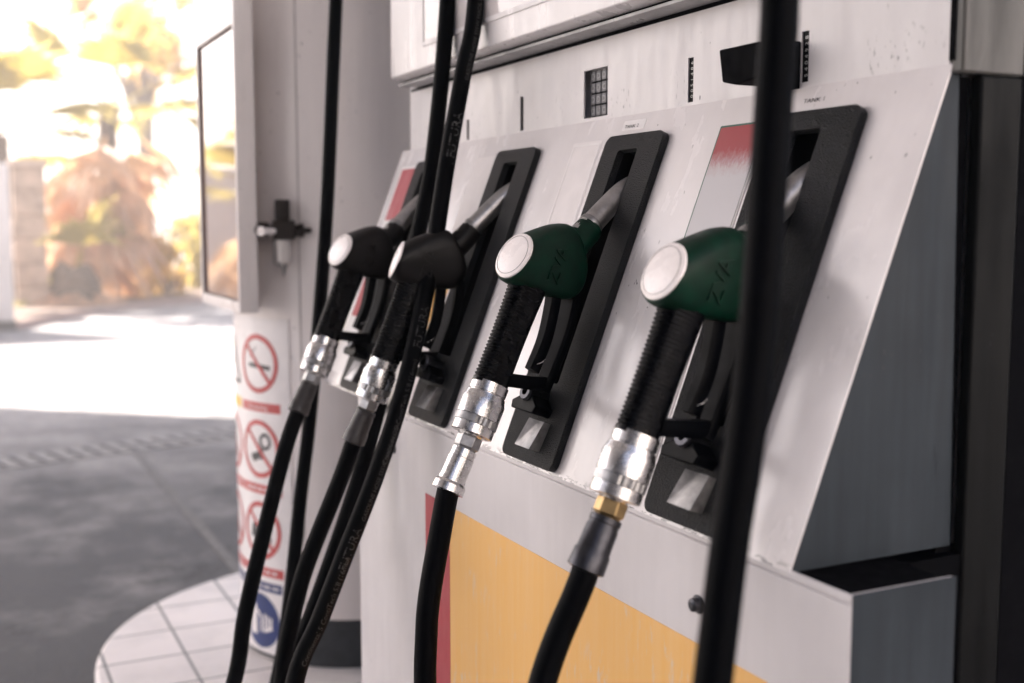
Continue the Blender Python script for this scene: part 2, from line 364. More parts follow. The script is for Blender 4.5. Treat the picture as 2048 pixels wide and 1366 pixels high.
# holster, built once at HX[2] and copied
def make_holster():
    c_ = HX[2]; og = SL(c_, 0, 0)
    g = MB(); g.prism_holes(rrect(c_-.079, c_+.079, .004, .514, .014, 5), [rrect(c_-.033, c_+.021, .125, .489, .005, 3)], .0005, .0125, SL)
    h = link('holster', g, 'plastic', hood, og, bev=.0025)
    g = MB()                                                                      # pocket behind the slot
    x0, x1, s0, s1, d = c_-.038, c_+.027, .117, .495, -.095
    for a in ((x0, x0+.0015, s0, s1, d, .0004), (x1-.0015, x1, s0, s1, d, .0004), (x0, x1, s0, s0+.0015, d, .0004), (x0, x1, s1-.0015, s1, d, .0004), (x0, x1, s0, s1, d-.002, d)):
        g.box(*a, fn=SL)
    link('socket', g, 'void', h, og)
    g = MB(); g.prism([(-.036, .073), (.030, .073), (.036, .085), (.012, .10), (-.020, .094), (-.040, .085)], .0126, .043, lambda a, b_, n: SL(c_+a+.0, b_, n)); link('rest', g, 'black', h, og, bev=.002)
    g = MB(); g.lathe(SL(c_-.002, .101, .013), (SN[1]*0+.12, SN[0], SN[1]), [(0, .0135), (.034, .0135), (.037, .0115), (.037, .006), (.028, .0055), (.028, .0)], 24, True, False); link('knob', g, 'sleeveblk', h, og)
    g = MB(); P = [(c_-.012, .024), (c_+.034, .024), (c_+.040, .067), (c_-.006, .067)]
    g.add([SL(*p, .0126) for p in P]+[SL(P[0][0], P[0][1], .030), SL(P[1][0], P[1][1], .030), SL(P[2][0], P[2][1], .024), SL(P[3][0], P[3][1], .024), SL(c_+.012, .029, .0290), SL(c_+.004, .067, .0125), SL(c_+.028, .067, .0125)],
              [(0, 3, 2, 1), (0, 1, 5, 4), (1, 2, 6, 5), (3, 0, 4, 7), (4, 8, 9, 7), (5, 6, 10, 8), (4, 5, 8), (8, 10, 9), (2, 3, 7, 9), (2, 9, 10), (2, 10, 6)])
    link('wedge', g, 'alud', h, og, bev=.0008)
    return h
hol = make_holster()
for i in (0, 1, 3):
    c2 = copy_tree(hol); c2.location.x += HX[i]-HX[2]
# labels beside the holsters and above them
def plate(name, x0, x1, s0, s1, mat, parent=None, n=.0004):
    g = MB(); g.prism(rrect(x0, x1, s0, s1, .002, 2), n-.0004, n, SL); return link(name, g, mat, parent or hood, smooth=0)
st = plate('grade_sticker', -1.268, -1.172, .03, .514, 'sgreen'); plate('sticker_face', -1.265, -1.175, .033, .511, 'stred', st, .0009)
plate('sticker_stripe', -1.1735, -1.1705, .03, .514, 'stwhite', st, .0010)
st = plate('grade_sticker', -2.452, -2.362, .03, .512, 'stwhite'); plate('sticker_face', -2.446, -2.368, .385, .506, 'red', st, .0008); plate('sticker_foot', -2.446, -2.368, .16, .30, 'red', st, .0008)
st = plate('grade_sticker', -2.05, -1.958, .03, .512, 'faded'); plate('sticker_foot', -2.04, -1.968, .165, .30, 'yellow', st, .0008)
st = plate('grade_sticker', -1.668, -1.575, .30, .516, 'faded')
g = MB(); g.prism_holes(rrect(-1.664, -1.579, .304, .512, .006, 3), [rrect(-1.661, -1.582, .307, .509, .005, 3)], .0004, .0008, SL); link('sticker_outline', g, 'stwhite', st, smooth=0)
for x0, txt, pl in ((-1.520, 'TANK 2', True), (-1.112, 'TANK 1', False)):
    if pl: st = plate('tank_label', -1.527, -1.465, .527, .543, 'stwhite')
    g = MB(); wd = g.text(txt, .0098 if pl else .0098, lambda x, y, z: SL(x0+x*1.15, .5325+y*.8-.002, .0009)); o = link('tank_lettering', g, 'ink', st if pl else hood, smooth=0)
# keypad
g = MB(); g.box(-1.658, -1.587, .2125, .216, 1.474, 1.548); kp = link('keypad', g, 'black', up)
for r in range(4):
    for c_ in range(4):
        x, z = -1.6475+c_*.0172, 1.5395-r*.0185
        g = MB(); g.prism(rrect(x-.0075, x+.0075, z-.0083, z+.0083, .0012, 2), .2085, .2124, lambda a, b_, d: (a, d, b_)); k = link('key', g, 'key', kp, bev=.0008)
        g = MB(); g.text('DDDC'[(c_+(r == 1)) % 4] if r != 3 else 'DUCJ'[c_], .0135, lambda a, b_, d: (x-.0046+a, .2083, z-.0048+b_)); link('lettering', g, 'keymark', k, smooth=0)
# mechanical counters with upright digits
for (a, b_, c_, d), txt in ((slots[2], '0051486'), (slots[3], '5404928'), (slots[1], ''), (slots[4], '')):
    g = MB(); g.box(a+.0002, b_-.0002, .2012, .216, c_+.0002, d-.0002); ct = link('counter', g, 'black', up)
    if txt:
        g = MB(); n_ = len(txt)
        for i, chx in enumerate(txt):
            zc = c_+.006+i*(d-c_-.008)/n_
            g.text(chx, .0088, lambda x, y, z: ((a+b_)/2+.0036-y, .2009, zc+x))
        link('digits', g, 'digit', ct, smooth=0)
# black card reader box
g = MB(); g.prism([(-1.215, 1.520), (-1.137, 1.520), (-1.137, 1.477), (-1.180, 1.473), (-1.207, 1.479)], .140, .182, lambda a, b_, d: (a, d, b_))
rd = link('card_reader', g, 'void', up, bev=.002)
g = MB(); g.box(-1.186, -1.128, .1825, .1985, 1.466, 1.5225); link('reader_back', g, 'void', rd, bev=.001)

# ------------------------------------------------------------------ fuel nozzles (local: x side, y into the holster, z up)
def ring_se(top, bot, hw, e=2.5, n=32):
    cy, cz = (top[0]+bot[0])/2, (top[1]+bot[1])/2; vy, vz = (top[0]-bot[0])/2, (top[1]-bot[1])/2; out = []
    for k in range(n):
        th = 2*math.pi*k/n; cs, sn = math.cos(th), math.sin(th)
        x = math.copysign(abs(cs)**(2/e), cs)*hw; q = math.copysign(abs(sn)**(2/e), sn)
        out.append((x, cy+vy*q, cz+vz*q))
    return out
def make_nozzle(body, hexm, label):
    r = thing('fuel_nozzle', (0, 0, 0), label, 'fuel nozzle', 'fuel nozzles hanging in the holsters'); WO[r.name] = Vector((0, 0, 0))
    g = MB(); pts = spline([(0, -.085, -.0765), (0, -.062, -.0575), (0, -.03, -.028), (0, 0, -.003), (0, .03, .012), (0, .05, .014)], 6)
    g.tube(pts, [.0172-.0022*min(1, i/len(pts)*1.2) for i in range(len(pts))], 24); sp = link('spout', g, 'spout', r)
    g = MB(); g.lathe((0, -.066, -.061), (0, .73, .68), [(0, .0180), (.004, .0190), (.008, .0180)], 28); link('spout_ring', g, 'alud', sp)
    secs = [((-.1875, -.0805), (-.2165, -.1445), .0342, 2.05), ((-.180, -.0775), (-.210, -.1495), .0352, 2.15), ((-.160, -.0705), (-.188, -.156), .0342, 2.5), ((-.138, -.0635), (-.150, -.163), .032, 2.9),
            ((-.122, -.0605), (-.108, -.168), .030, 3.0), ((-.112, -.0620), (-.088, -.158), .0285, 3.0), ((-.106, -.066), (-.080, -.138), .0265, 2.8), ((-.100, -.074), (-.080, -.120), .022, 2.4)]
    P = spline([(a[0], a[1], 0) for a, *_ in secs], 5); Q = spline([(b_[0], b_[1], 0) for _, b_, *_ in secs], 5); H = spline([(h, e, 0) for *_, h, e in secs], 5)
    g = MB(); g.loft([ring_se(p, q, h[0], h[1]) for p, q, h in zip(P, Q, H)])
    bd = link('valve_body', g, body, r, smooth=50)
    g = MB(); g.lathe((0, -.124, -.119), (0, .73, .68), [(0, .0215), (.028, .0225), (.058, .0212), (.074, .0205), (.078, .0205), (.079, .0195), (.084, .0195)], 32); link('neck', g, body, bd, smooth=35)
    g = MB(); cp = Vector((0, -.2005, -.112)); ax = Vector((0, -.912, .410))
    g.lathe(cp, ax, [(-.004, .0336), (.0010, .0344), (.0030, .0338), (.0042, .0315), (.0048, .0295)], 48, True, False)
    g.lathe(cp, ax, [(.0048, .0282), (.0060, .020), (.0067, .010), (.0068, .0005)], 48, False, True)
    ec = link('end_cap', g, 'cap', r, smooth=40)
    g = MB(); g.lathe(cp, ax, [(.0042, .0296), (.0042, .0281)], 48, False, False); link('cap_groove', g, 'groove', ec)
    g = MB()                                                                # raised letters on the side of the body
    def lt(x, y, z):
        u_ = Vector((0, .30, .954)); v_ = Vector((0, -.954, .30)); o_ = Vector((0, -.147, -.148))
        p = o_+u_*x*.9+v_*y*.95; q = max(0, 1-((p.z+.112)/.046)**2)
        return (.0262+.0072*q**.5+z*.6, p.y, p.z)
    g.text('ZVA', .031, lt, .0016); link('lettering', g, body, bd, smooth=0)
    # grip: ribs round the back, smooth front
    T, B = Vector((0, -.1705, -.1435)), Vector((0, -.2315, -.2912)); ax = (B-T).normalized(); bk = Vector((0, -ax.z, ax.y))
    if bk.y > 0: bk = -bk
    rings = []; NR = 186
    for i in range(NR+1):
        u = i/NR; wob = .5-.5*math.cos(u*31*2*math.pi) if .05 < u < .97 else .2
        dep, hw = .0275+.003*(1-u)**3-.001*math.sin(u*3.1), .0185+.002*(1-u)**3; rg = []
        for k in range(36):
            th = 2*math.pi*k/36; cs, sn = math.cos(th), math.sin(th)
            f = 1.0-.085*wob*max(0, min(1, (cs+.25)*3))
            if cs < -.3: f -= .05*(abs(abs(sn)-.55) < .13)
            rg.append(T+ax*((B-T).length*u)+bk*(math.copysign(abs(cs)**.85, cs)*dep*f)+Vector((math.copysign(abs(sn)**.85, sn)*hw*f, 0, 0)))
        rings.append(rg)
    g = MB(); g.loft(rings); link('grip', g, 'gripr', r, smooth=60)
    def strip(name, path, w_, th_, mat, n=6):
        pp = spline([(0, a, b_) for a, b_ in path], n); rg = []
        for i, p in enumerate(pp):
            tg = (pp[min(i+1, len(pp)-1)]-pp[max(i-1, 0)]).normalized(); nn = Vector((0, -tg.z, tg.y))
            ww = w_[0]+(w_[1]-w_[0])*i/(len(pp)-1); rg.append([p+Vector((sx*ww, 0, 0))+nn*(sy*th_) for sx, sy in ((-1, -.6), (-.8, -1), (.8, -1), (1, -.6), (1, .6), (.8, 1), (-.8, 1), (-1, .6))])
        g = MB(); g.loft(rg); return link(name, g, mat, r, smooth=40)
    strip('lever_guard', [(-.094, -.140), (-.093, -.172), (-.104, -.222), (-.124, -.272), (-.136, -.300)], (.019, .0105), .0075, 'black')
    strip('guard_bar', [(-.128, -.288), (-.160, -.287), (-.214, -.281)], (.010, .0125), .0095, 'black')
    lv = strip('trigger_lever', [(-.124, -.150), (-.128, -.185), (-.138, -.228), (-.157, -.270)], (.0095, .0075), .0090, 'black')
    g = MB(); g.tube(spline([(-.010, -.142, -.253), (-.0105, -.150, -.258), (0, -.158, -.262), (.0105, -.150, -.258), (.010, -.142, -.253)], 5), .0011, 8); link('latch_wire', g, 'alu', lv)
    # metal swivel
    ax = Vector((0, -.385, -.923)); p = Vector((0, -.2292, -.2880))
    g = MB(); g.lathe(p, ax, [(0, .024), (.0005, .0263), (.014, .0263), (.0148, .0245), (.0156, .0245), (.0164, .0270), (.022, .0284), (.027, .0302), (.0495, .0302), (.0502, .0288)], 48, True, True); sw = link('swivel', g, 'alu', r, smooth=35)
    g = MB(); nn = 60
    u = Vector((1, 0, 0)); v = ax.cross(u).normalized(); rg = []
    for d in (.0503, .0605):
        rg.append([p+ax*d+(u*math.cos(2*math.pi*k/nn)+v*math.sin(2*math.pi*k/nn))*(.0288 if (k % 3 == 0 and (k//9) % 2 == 0) else .0302) for k in range(nn)])
    g.loft(rg); link('notched_ring', g, 'alud', sw, smooth=20)
    g = MB(); g.lathe(p, ax, [(.0606, .0278), (.0612, .0291), (.0735, .0291), (.0745, .0268), (.0748, .018), (.0775, .0155)], 48); link('lower_ring', g, 'alu', sw, smooth=35)
    g = MB(); g.lathe(p, ax, [(.0765, .0150), (.0780, .0178), (.0930, .0178), (.0945, .0150), (.099, .0145)], 6, True, True); link('hex_nut', g, hexm, sw, smooth=0, bev=.001)
    return r
E1 = (-2.272, .158, 1.353); E2 = (-1.866, .159, 1.357); E3 = (-1.466, .157, 1.353); E4 = (-1.066, .157, 1.355)
nz3 = make_nozzle('green', 'alud', 'sharply focused green nozzle with round white end cap, third from the column side')
nz4 = copy_tree(nz3)
nz2 = make_nozzle('darkbody', 'alud', 'black nozzle with end cap seen edge on, half hidden behind the printed hose')
nz1 = copy_tree(nz2)
tag(nz4, 'green nozzle nearest the camera with brass nut, half hidden by the thick near hose')
tag(nz1, 'black nozzle with oval white end cap, the farthest one beside the sign column')
NM = {}
for o, e, ps, tl in ((nz1, E1, 16, -.045), (nz2, E2, -14, .03), (nz3, E3, 13, -.08), (nz4, E4, 4, -.03)):
    o.location = e; o.rotation_euler = (tl, 0, R_(ps)); NM[o.name] = Matrix.Translation(e) @ o.rotation_euler.to_matrix().to_4x4()
for ch in nz4.children_recursive:
    if ch.name.startswith('hex_nut'):
        ch.material_slots[0].link = 'OBJECT'; ch.material_slots[0].material = M['brass']
def NL(o, a, z, x=0.): return NM[o.name] @ Vector((x, a, z))

# ------------------------------------------------------------------ hoses
def hose(o, loc_pts, world_pts, label, sleeve, kind, prints=None, r=.0152):
    c0, c1 = NL(o, -.2665, -.3765), NL(o, -.289, -.4245)
    pts = [c0+(c1-c0)*.3, c1]+[NL(o, a, z) for a, z in loc_pts]+[Vector(p) for p in world_pts]
    P = spline(pts, 14)
    h = MB(); h.tube(P, r, 24)
    ob = link('fuel_hose', h, 'rubber', None, tuple(P[len(P)//3])); tag(ob, label, 'fuel hose', 'fuel hoses of the pump')
    ax = (c1-c0).normalized(); L = (c1-c0).length
    g = MB()
    if kind == 'alu': pr = [(0, .0145), (.001, .0172), (.012, .0172), (.013, .0180), (.040, .0182), (.044, .0190), (L-.006, .0192), (L-.002, .0222), (L+.008, .0225), (L+.009, .0155)]
    else: pr = [(0, .015), (.001, .0178), (.007, .0180), (.008, .0170), (.011, .0172), (.014, .0182), (L-.014, .0188), (L-.011, .0205), (L+.008, .0212), (L+.010, .0155)]
    g.lathe(c0, ax, pr, 32); link('coupling', g, sleeve, ob)
    if prints:
        # lettering printed along the hose
        arc = [0.]
        for i in range(1, len(P)): arc.append(arc[-1]+(P[i]-P[i-1]).length)
        def at(s):
            import bisect
            i = max(1, min(len(P)-1, bisect.bisect_left(arc, s))); f = (s-arc[i-1])/(arc[i]-arc[i-1])
            return P[i-1].lerp(P[i], f), (P[min(i+1, len(P)-1)]-P[max(i-2, 0)]).normalized()
        def near(z, up):
            best = None
            for i in range(1, len(P)):
                if P[i].z > P[i-1].z and P[i].z >= z: return arc[i]
        for txt, zs, size, ph0 in prints:
            g = MB()
            s0 = near(zs, True)
            def fn(x, y, z):
                p, tg = at(s0+x); e = (CAM-p); e = (e-tg*e.dot(tg)).normalized(); l = e.cross(tg)
                ph = ph0+y/r; return p+(e*math.cos(ph)+l*math.sin(ph))*(r+.0004)
            g.text(txt, size, fn)
            link('printed_lettering', g, 'grey_ink', ob, smooth=0)
    return ob
PR = [('Continental\u2075 ContiTech 5/8 (16mm)', .58, .0125, -.75), ('FUTURA', .725, .020, -.75), ('GASOLINE HOSE SS5W MADE IN USA \u25a0', .80, .0105, -.75),
      ('Continental\u2075 ContiTech 5/8 (16mm)', .885, .0125, -.78), ('FUTURA', 1.075, .020, -.78),
      ('\u2022 FUTURA', 1.40, .022, -.78), ('GASOLINE HOSE SS5W MADE IN USA \u25a0', 1.545, .0105, -.78)]
PR = [(a.replace('\u2075', ' 5').replace('\u25a0', '|').replace('\u2022', '.'), b_, c_, d) for a, b_, c_, d in PR]
h1 = hose(nz1, [(-.318, -.50), (-.362, -.66), (-.400, -.815), (-.416, -.923)], [(-2.13, -.33, .30), (-2.20, -.30, .20), (-2.29, -.21, .22), (-2.371, -.139, .356), (-2.414, -.101, .504), (-2.461, -.063, .691), (-2.487, -.032, .854), (-2.518, .004, 1.086), (-2.534, .033, 1.356), (-2.566, .071, 1.806), (-2.58, .10, 2.1), (-2.50, .20, 2.26), (-2.40, .26, 2.27)],
          'black hose from the farthest nozzle, crossing the prohibition signs', 'sleevebrn', 'blk')
h2 = hose(nz2, [(-.316, -.493), (-.392, -.668), (-.428, -.801), (-.438, -.86)], [(-1.955, -.275, .36), (-1.955, -.285, .25), (-1.965, -.27, .22), (-1.975, -.25, .30), (-1.982, -.231, .476), (-2.01, -.175, .576), (-2.055, -.09, .744), (-2.066, -.035, .891), (-2.063, .017, 1.081), (-2.052, .066, 1.3), (-2.034, .088, 1.441), (-2.035, .118, 1.72), (-2.035, .125, 2.0), (-2.03, .18, 2.22), (-2.02, .30, 2.27)],
          'plain black hose from the second black nozzle, rising just behind the printed hose', 'sleevebrn', 'blk')
h3 = hose(nz3, [(-.300, -.49), (-.312, -.58), (-.312, -.656)], [(-1.37, -.215, .52), (-1.45, -.29, .34), (-1.58, -.33, .30), (-1.70, -.31, .40), (-1.765, -.272, .563), (-1.794, -.22, .651), (-1.814, -.169, .749), (-1.84, -.1, .882), (-1.86, -.039, 1.032), (-1.887, .02, 1.23), (-1.9, .057, 1.406), (-1.902, .090, 1.565), (-1.902, .115, 1.697), (-1.905, .12, 2.0), (-1.91, .18, 2.22), (-1.92, .30, 2.27)],
          'black rubber hose with grey printed lettering from the sharp green nozzle, bright metal coupling', 'alu', 'alu', PR)
h4 = hose(nz4, [(-.300, -.452), (-.340, -.54)], [(-1.00, -.26, .70), (-.95, -.34, .56), (-.86, -.38, .52), (-.77, -.37, .62), (-0.683, -0.257, 0.867), (-0.69, -0.24, 0.953), (-0.698, -0.221, 1.053), (-0.704, -0.203, 1.135), (-0.713, -0.184, 1.25), (-0.73, -0.162, 1.397), (-0.735, -0.154, 1.475), (-0.745, -0.148, 1.592), (-.84, .02, 2.0), (-.93, .13, 2.20), (-1.02, .28, 2.27)],
          'thick out of focus black hose running down the right foreground from the brass-nut nozzle', 'sleeveblk', 'blk')

# ------------------------------------------------------------------ round column with safety signs
CX, CY, CR = -3.22, .325, .345
A0 = R_(62)
def CP(s, z, off=0.):
    a = A0-s/CR; return (CX+(CR+off)*math.cos(a), CY-(CR+off)*math.sin(a), z)
colm = thing('canopy_column', (CX, CY, .10), 'round white clad column plastered with red and white prohibition signs', 'column')
g = MB(); g.lathe((CX, CY, .235), (0, 0, 1), [(0, CR-.004), (.004, CR), (4.35, CR)], 96); clad = link('cladding', g, 'colw', colm, smooth=40)
g = MB(); g.lathe((CX, CY, .10), (0, 0, 1), [(0, CR-.006), (.1345, CR-.006)], 96); link('skirting', g, 'skirt', colm, smooth=40)
def arcbox(g, s0, s1, z0, z1, o0, o1, n=None):
    n = n or max(2, int(abs(s1-s0)/.008)); rg = []
    for i in range(n+1):
        s = s0+(s1-s0)*i/n; rg.append([CP(s, z0, o0), CP(s, z1, o0), CP(s, z1, o1), CP(s, z0, o1)])
    return g.loft(rg)
sa = lambda al: (A0-R_(al))*CR
g = MB(); arcbox(g, sa(43.6), sa(42.9), .24, 4.5, -.002, .0012); link('seam', g, 'groove', clad, smooth=40)
g = MB(); arcbox(g, sa(122), sa(49), .115, 1.05, .0012, .0032); sheet = link('sign_sheet', g, 'signw', colm, smooth=40)
def ring(g, cs, cz, r0, r1, off, n=48):
    vs = [CP(cs+r*math.cos(2*math.pi*k/n), cz+r*math.sin(2*math.pi*k/n), off) for r in (r0, r1) for k in range(n)]
    g.add(vs, [(k, (k+1) % n, n+(k+1) % n, n+k) for k in range(n)])
def band(g, a, b_, wd, off, n=14):
    (x0, y0), (x1, y1) = a, b_; L = math.hypot(x1-x0, y1-y0); nx, ny = -(y1-y0)/L*wd/2, (x1-x0)/L*wd/2
    vs = []
    for i in range(n+1):
        x, y = x0+(x1-x0)*i/n, y0+(y1-y0)*i/n; vs += [CP(x+nx, y+ny, off), CP(x-nx, y-ny, off)]
    g.add(vs, [(2*i, 2*i+1, 2*i+3, 2*i+2) for i in range(n)])
def blob(g, cs, cz, rx, ry, off, n=20):
    g.add([CP(cs+rx*math.cos(2*math.pi*k/n), cz+ry*math.sin(2*math.pi*k/n), off) for k in range(n)], [tuple(range(n))])
O1, O2, O3 = .0038, .0043, .0048
def prohibition(al, cz, picto, bar, txt, name='prohibition_sign'):
    cs = sa(al); g = MB(); ring(g, cs, cz, .067, .081, O2); band(g, (cs-.050, cz+.050), (cs+.050, cz-.050), .012, O2)
    arcbox(g, cs-.086, cs+.086, bar-.013, bar+.013, .0033, O1)
    s = link(name, g, 'signr', sheet, smooth=0)
    g = MB(); picto(g, cs, cz); link('pictogram', g, 'signk', s, smooth=0)
    g = MB()
    if txt: g.text(txt, .017, lambda x, y, z: CP(cs-.045+x, bar-.006+y, O2))
    else:
        for k in range(5): band(g, (cs-.06+k*.026, bar), (cs-.06+k*.026+.019, bar), .006, O2, 3)
    link('lettering', g, 'signw', s, smooth=0)
def p_smoke(g, cs, cz):
    band(g, (cs-.040, cz-.004), (cs+.052, cz-.010), .012, O1)
    for q in (0, 1, 2): band(g, (cs-.036+q*.010, cz+.014+q*.010), (cs-.026+q*.012, cz+.030+q*.008), .0025, O1, 3)
def p_phone(g, cs, cz):
    ring(g, cs+.026, cz+.022, .014, .024, O1, 24); band(g, (cs+.006, cz-.006), (cs-.028, cz-.034), .016, O1); blob(g, cs-.020, cz-.024, .018, .012, O3-.0012); blob(g, cs+.008, cz-.014, .012, .016, O1)
def p_spill(g, cs, cz):
    blob(g, cs+.012, cz+.012, .016, .012, O1); band(g, (cs-.045, cz-.012), (cs+.03, cz-.018), .020, O1); blob(g, cs+.026, cz-.022, .018, .016, O1); blob(g, cs-.03, cz+.002, .012, .016, O1)
def p_figure(g, cs, cz):
    blob(g, cs, cz+.035, .010, .010, O1); band(g, (cs, cz+.022), (cs, cz-.012), .020, O1); band(g, (cs-.002, cz-.01), (cs-.014, cz-.045), .009, O1); band(g, (cs+.002, cz-.01), (cs+.014, cz-.045), .009, O1)
prohibition(68.5, .925, p_smoke, .806, 'No smoking')
prohibition(68.5, .690, p_phone, .578, None)
prohibition(68.5, .462, p_spill, .348, None)
prohibition(98, .690, p_figure, .578, None)
prohibition(98, .462, p_figure, .348, None)
cs = sa(98); g = MB(); a = [(cs-.075, .865), (cs+.075, .865), (cs, .995)]
for i in range(10):
    u0, u1 = i/10, (i+1)/10; g.add([CP(cs-.075*(1-u), .865+.13*u, O1) for u in (u0, u1)]+[CP(cs+.075*(1-u), .865+.13*u, O1) for u in (u1, u0)], [(0, 1, 2, 3)])
arcbox(g, cs-.08, cs+.08, .793, .822, .0033, O1); wt = link('warning_sign', g, 'signy', sheet, smooth=0)
g = MB(); band(g, a[0], a[1], .010, O2); band(g, a[1], a[2], .010, O2); band(g, a[2], a[0], .010, O2); band(g, (cs, .90), (cs, .95), .012, O2); link('pictogram', g, 'signk', wt, smooth=0)
cs = sa(70); g = MB(); arcbox(g, cs-.26, cs+.088, .292, .318, .0033, O1)
for i in range(9):
    r0, r1 = .078*i/9, .078*(i+1)/9; ring(g, cs, .205, max(r0, .0005), r1, O1, 40)
bl_ = link('mandatory_sign', g, 'signb', sheet, smooth=0)
g = MB(); band(g, (cs-.034, .160), (cs-.034, .238), .032, O2); blob(g, cs-.034, .240, .016, .012, O2); band(g, (cs-.016, .232), (cs+.004, .214), .008, O2); band(g, (cs+.004, .214), (cs+.004, .172), .008, O2)
for k in range(3): band(g, (cs+.018+k*.013, .176+k*.004), (cs+.020+k*.013, .226-k*.004), .008, O2)
band(g, (cs+.014, .176), (cs+.05, .19), .010, O2)
for k in range(9): band(g, (cs-.22+k*.034, .305), (cs-.22+k*.034+.026, .305), .006, O2, 3)
link('pictogram', g, 'signw', bl_, smooth=0)

# framed notice board fixed beside the column
nb = thing('notice_board', (-3.215, -.045, 1.07), 'white framed glass notice board fixed to the side of the round column', 'notice board')
g = MB(); g.prism_holes([(-3.46, 1.072), (-2.972, 1.072), (-2.972, 2.02), (-3.46, 2.02)], [[(-3.442, 1.100), (-2.988, 1.100), (-2.988, 1.808), (-3.442, 1.808)]], -.070, -.020, lambda a, b_, d: (a, d, b_)); link('frame', g, 'frame', nb, bev=.003)
m, t, b = nodes('board_glass'); b.inputs['Base Color'].default_value = (.34, .25, .23, 1); b.inputs['Roughness'].default_value = .06; b.inputs['Coat Weight'].default_value = 1.0; b.inputs['Coat Roughness'].default_value = .03; M['bglass'] = m
g = MB(); g.box(-3.4415, -2.9885, -.061, -.056, 1.1005, 1.8075); link('glass', g, 'bglass', nb)
g = MB()
M['bgask'] = plain('board_gasket', (.16, .11, .095), .6)
for a in ((-3.4415, -2.9885, 1.8035, 1.8075), (-3.4415, -2.9885, 1.1005, 1.1045), (-3.4415, -3.4375, 1.1045, 1.8035), (-2.9925, -2.9885, 1.1045, 1.8035)): g.box(a[0], a[1], -.068, -.0612, a[2], a[3])
link('gasket', g, 'bgask', nb)
for z in (1.2, 1.9): g = MB(); g.box(-3.25, -3.17, -.0198, .012, z, z+.06); link('bracket', g, 'alud', nb)

# compressed-air filter regulator on the column
a_ = R_(47); rx, ry = CX+(CR+.035)*math.cos(a_), CY-(CR+.035)*math.sin(a_)
rg = thing('air_regulator', (rx, ry, 1.29), 'black compressed air regulator with clear bowl mounted on the round column', 'air regulator')
rt = Vector((math.sin(R_(20)), math.cos(R_(20)), 0)); fr = Vector((math.cos(R_(20)), -math.sin(R_(20)), 0)); C0 = Vector((rx, ry, 1.29)); UZ = Vector((0, 0, 1))
RP = lambda a, b_, d: C0+rt*a+UZ*b_+fr*d
g = MB(); g.prism(rrect(-.028, .028, -.028, .022, .006, 3), -.03, .02, RP); rb = link('body', g, 'regbody', rg, bev=.003)
g = MB(); g.lathe(RP(-.004, .022, -.005), UZ, [(0, .016), (.004, .0195), (.050, .0195), (.054, .017)], 24); link('adjusting_knob', g, 'regbody', rg)
g = MB(); g.lathe(RP(-.078, -.003, -.005), rt, [(0, .016), (.004, .021), (.036, .021), (.040, .014), (.054, .012)], 24); link('side_knob', g, 'regbody', rg)
g = MB(); g.lathe(RP(-.03, -.006, .020), (fr-rt*.9).normalized(), [(-.03, .009), (.028, .009), (.030, .0125), (.038, .0125), (.038, .006), (.034, .0055), (.034, .0)], 20, True, False); link('air_nipple', g, 'cap', rg)
g = MB(); g.lathe(RP(.030, -.004, -.008), rt, [(0, .014), (.012, .018), (.020, .018), (.022, .008), (.040, .006)], 20); link('gauge', g, 'regbody', rg)
g = MB(); g.lathe(RP(-.002, -.029, -.005), -UZ, [(0, .019), (.055, .0185), (.062, .012)], 24); link('bowl', g, 'clear', rg)
g = MB(); g.lathe(RP(-.002, -.0915, -.005), -UZ, [(0, .012), (.003, .012), (.010, .006), (.032, .0025)], 16); link('drain_tip', g, 'alud', rg)
g = MB(); g.tube([RP(-.026, -.026, .0), RP(-.026, -.09, .0), RP(-.014, -.095, 0)], .003, 8); link('guard_rod', g, 'alud', rg)
g = MB(); g.lathe(C0-Vector((math.cos(a_), -math.sin(a_), 0))*.038, Vector((math.cos(a_), -math.sin(a_), 0)), [(0, .014), (.012, .014)], 16); link('bracket', g, 'alud', rg)

# drain channel across the forecourt
dv = Vector((-.34, 1.19, 0)).normalized(); dn = Vector((dv.y, -dv.x, 0)); d0 = Vector((-6.80, -.45, 0))
M['drainc'] = plain('drain_concrete', (.27, .262, .255), .8, var=.2); M['drains'] = plain('drain_slot', (.03, .03, .035), .9)
DP = lambda a, b_, d: d0+dv*a+dn*b_+UZ*d
g = MB(); g.prism([(-1.6, -.16), (3.6, -.16), (3.6, .16), (-1.6, .16)], .0005, .006, DP)
dr = link('drain_channel', g, 'drainc', None, tuple(d0), smooth=0); tag(dr, 'pale concrete drain strip with a row of dark slots across the forecourt', 'drain')
g = MB()
for k in range(-14, 34): g.prism([(k*.105, -.13), (k*.105+.028, -.13), (k*.105+.028, .13), (k*.105, .13)], .0062, .0082, DP)
link('drain_slot', g, 'drains', dr, smooth=0)

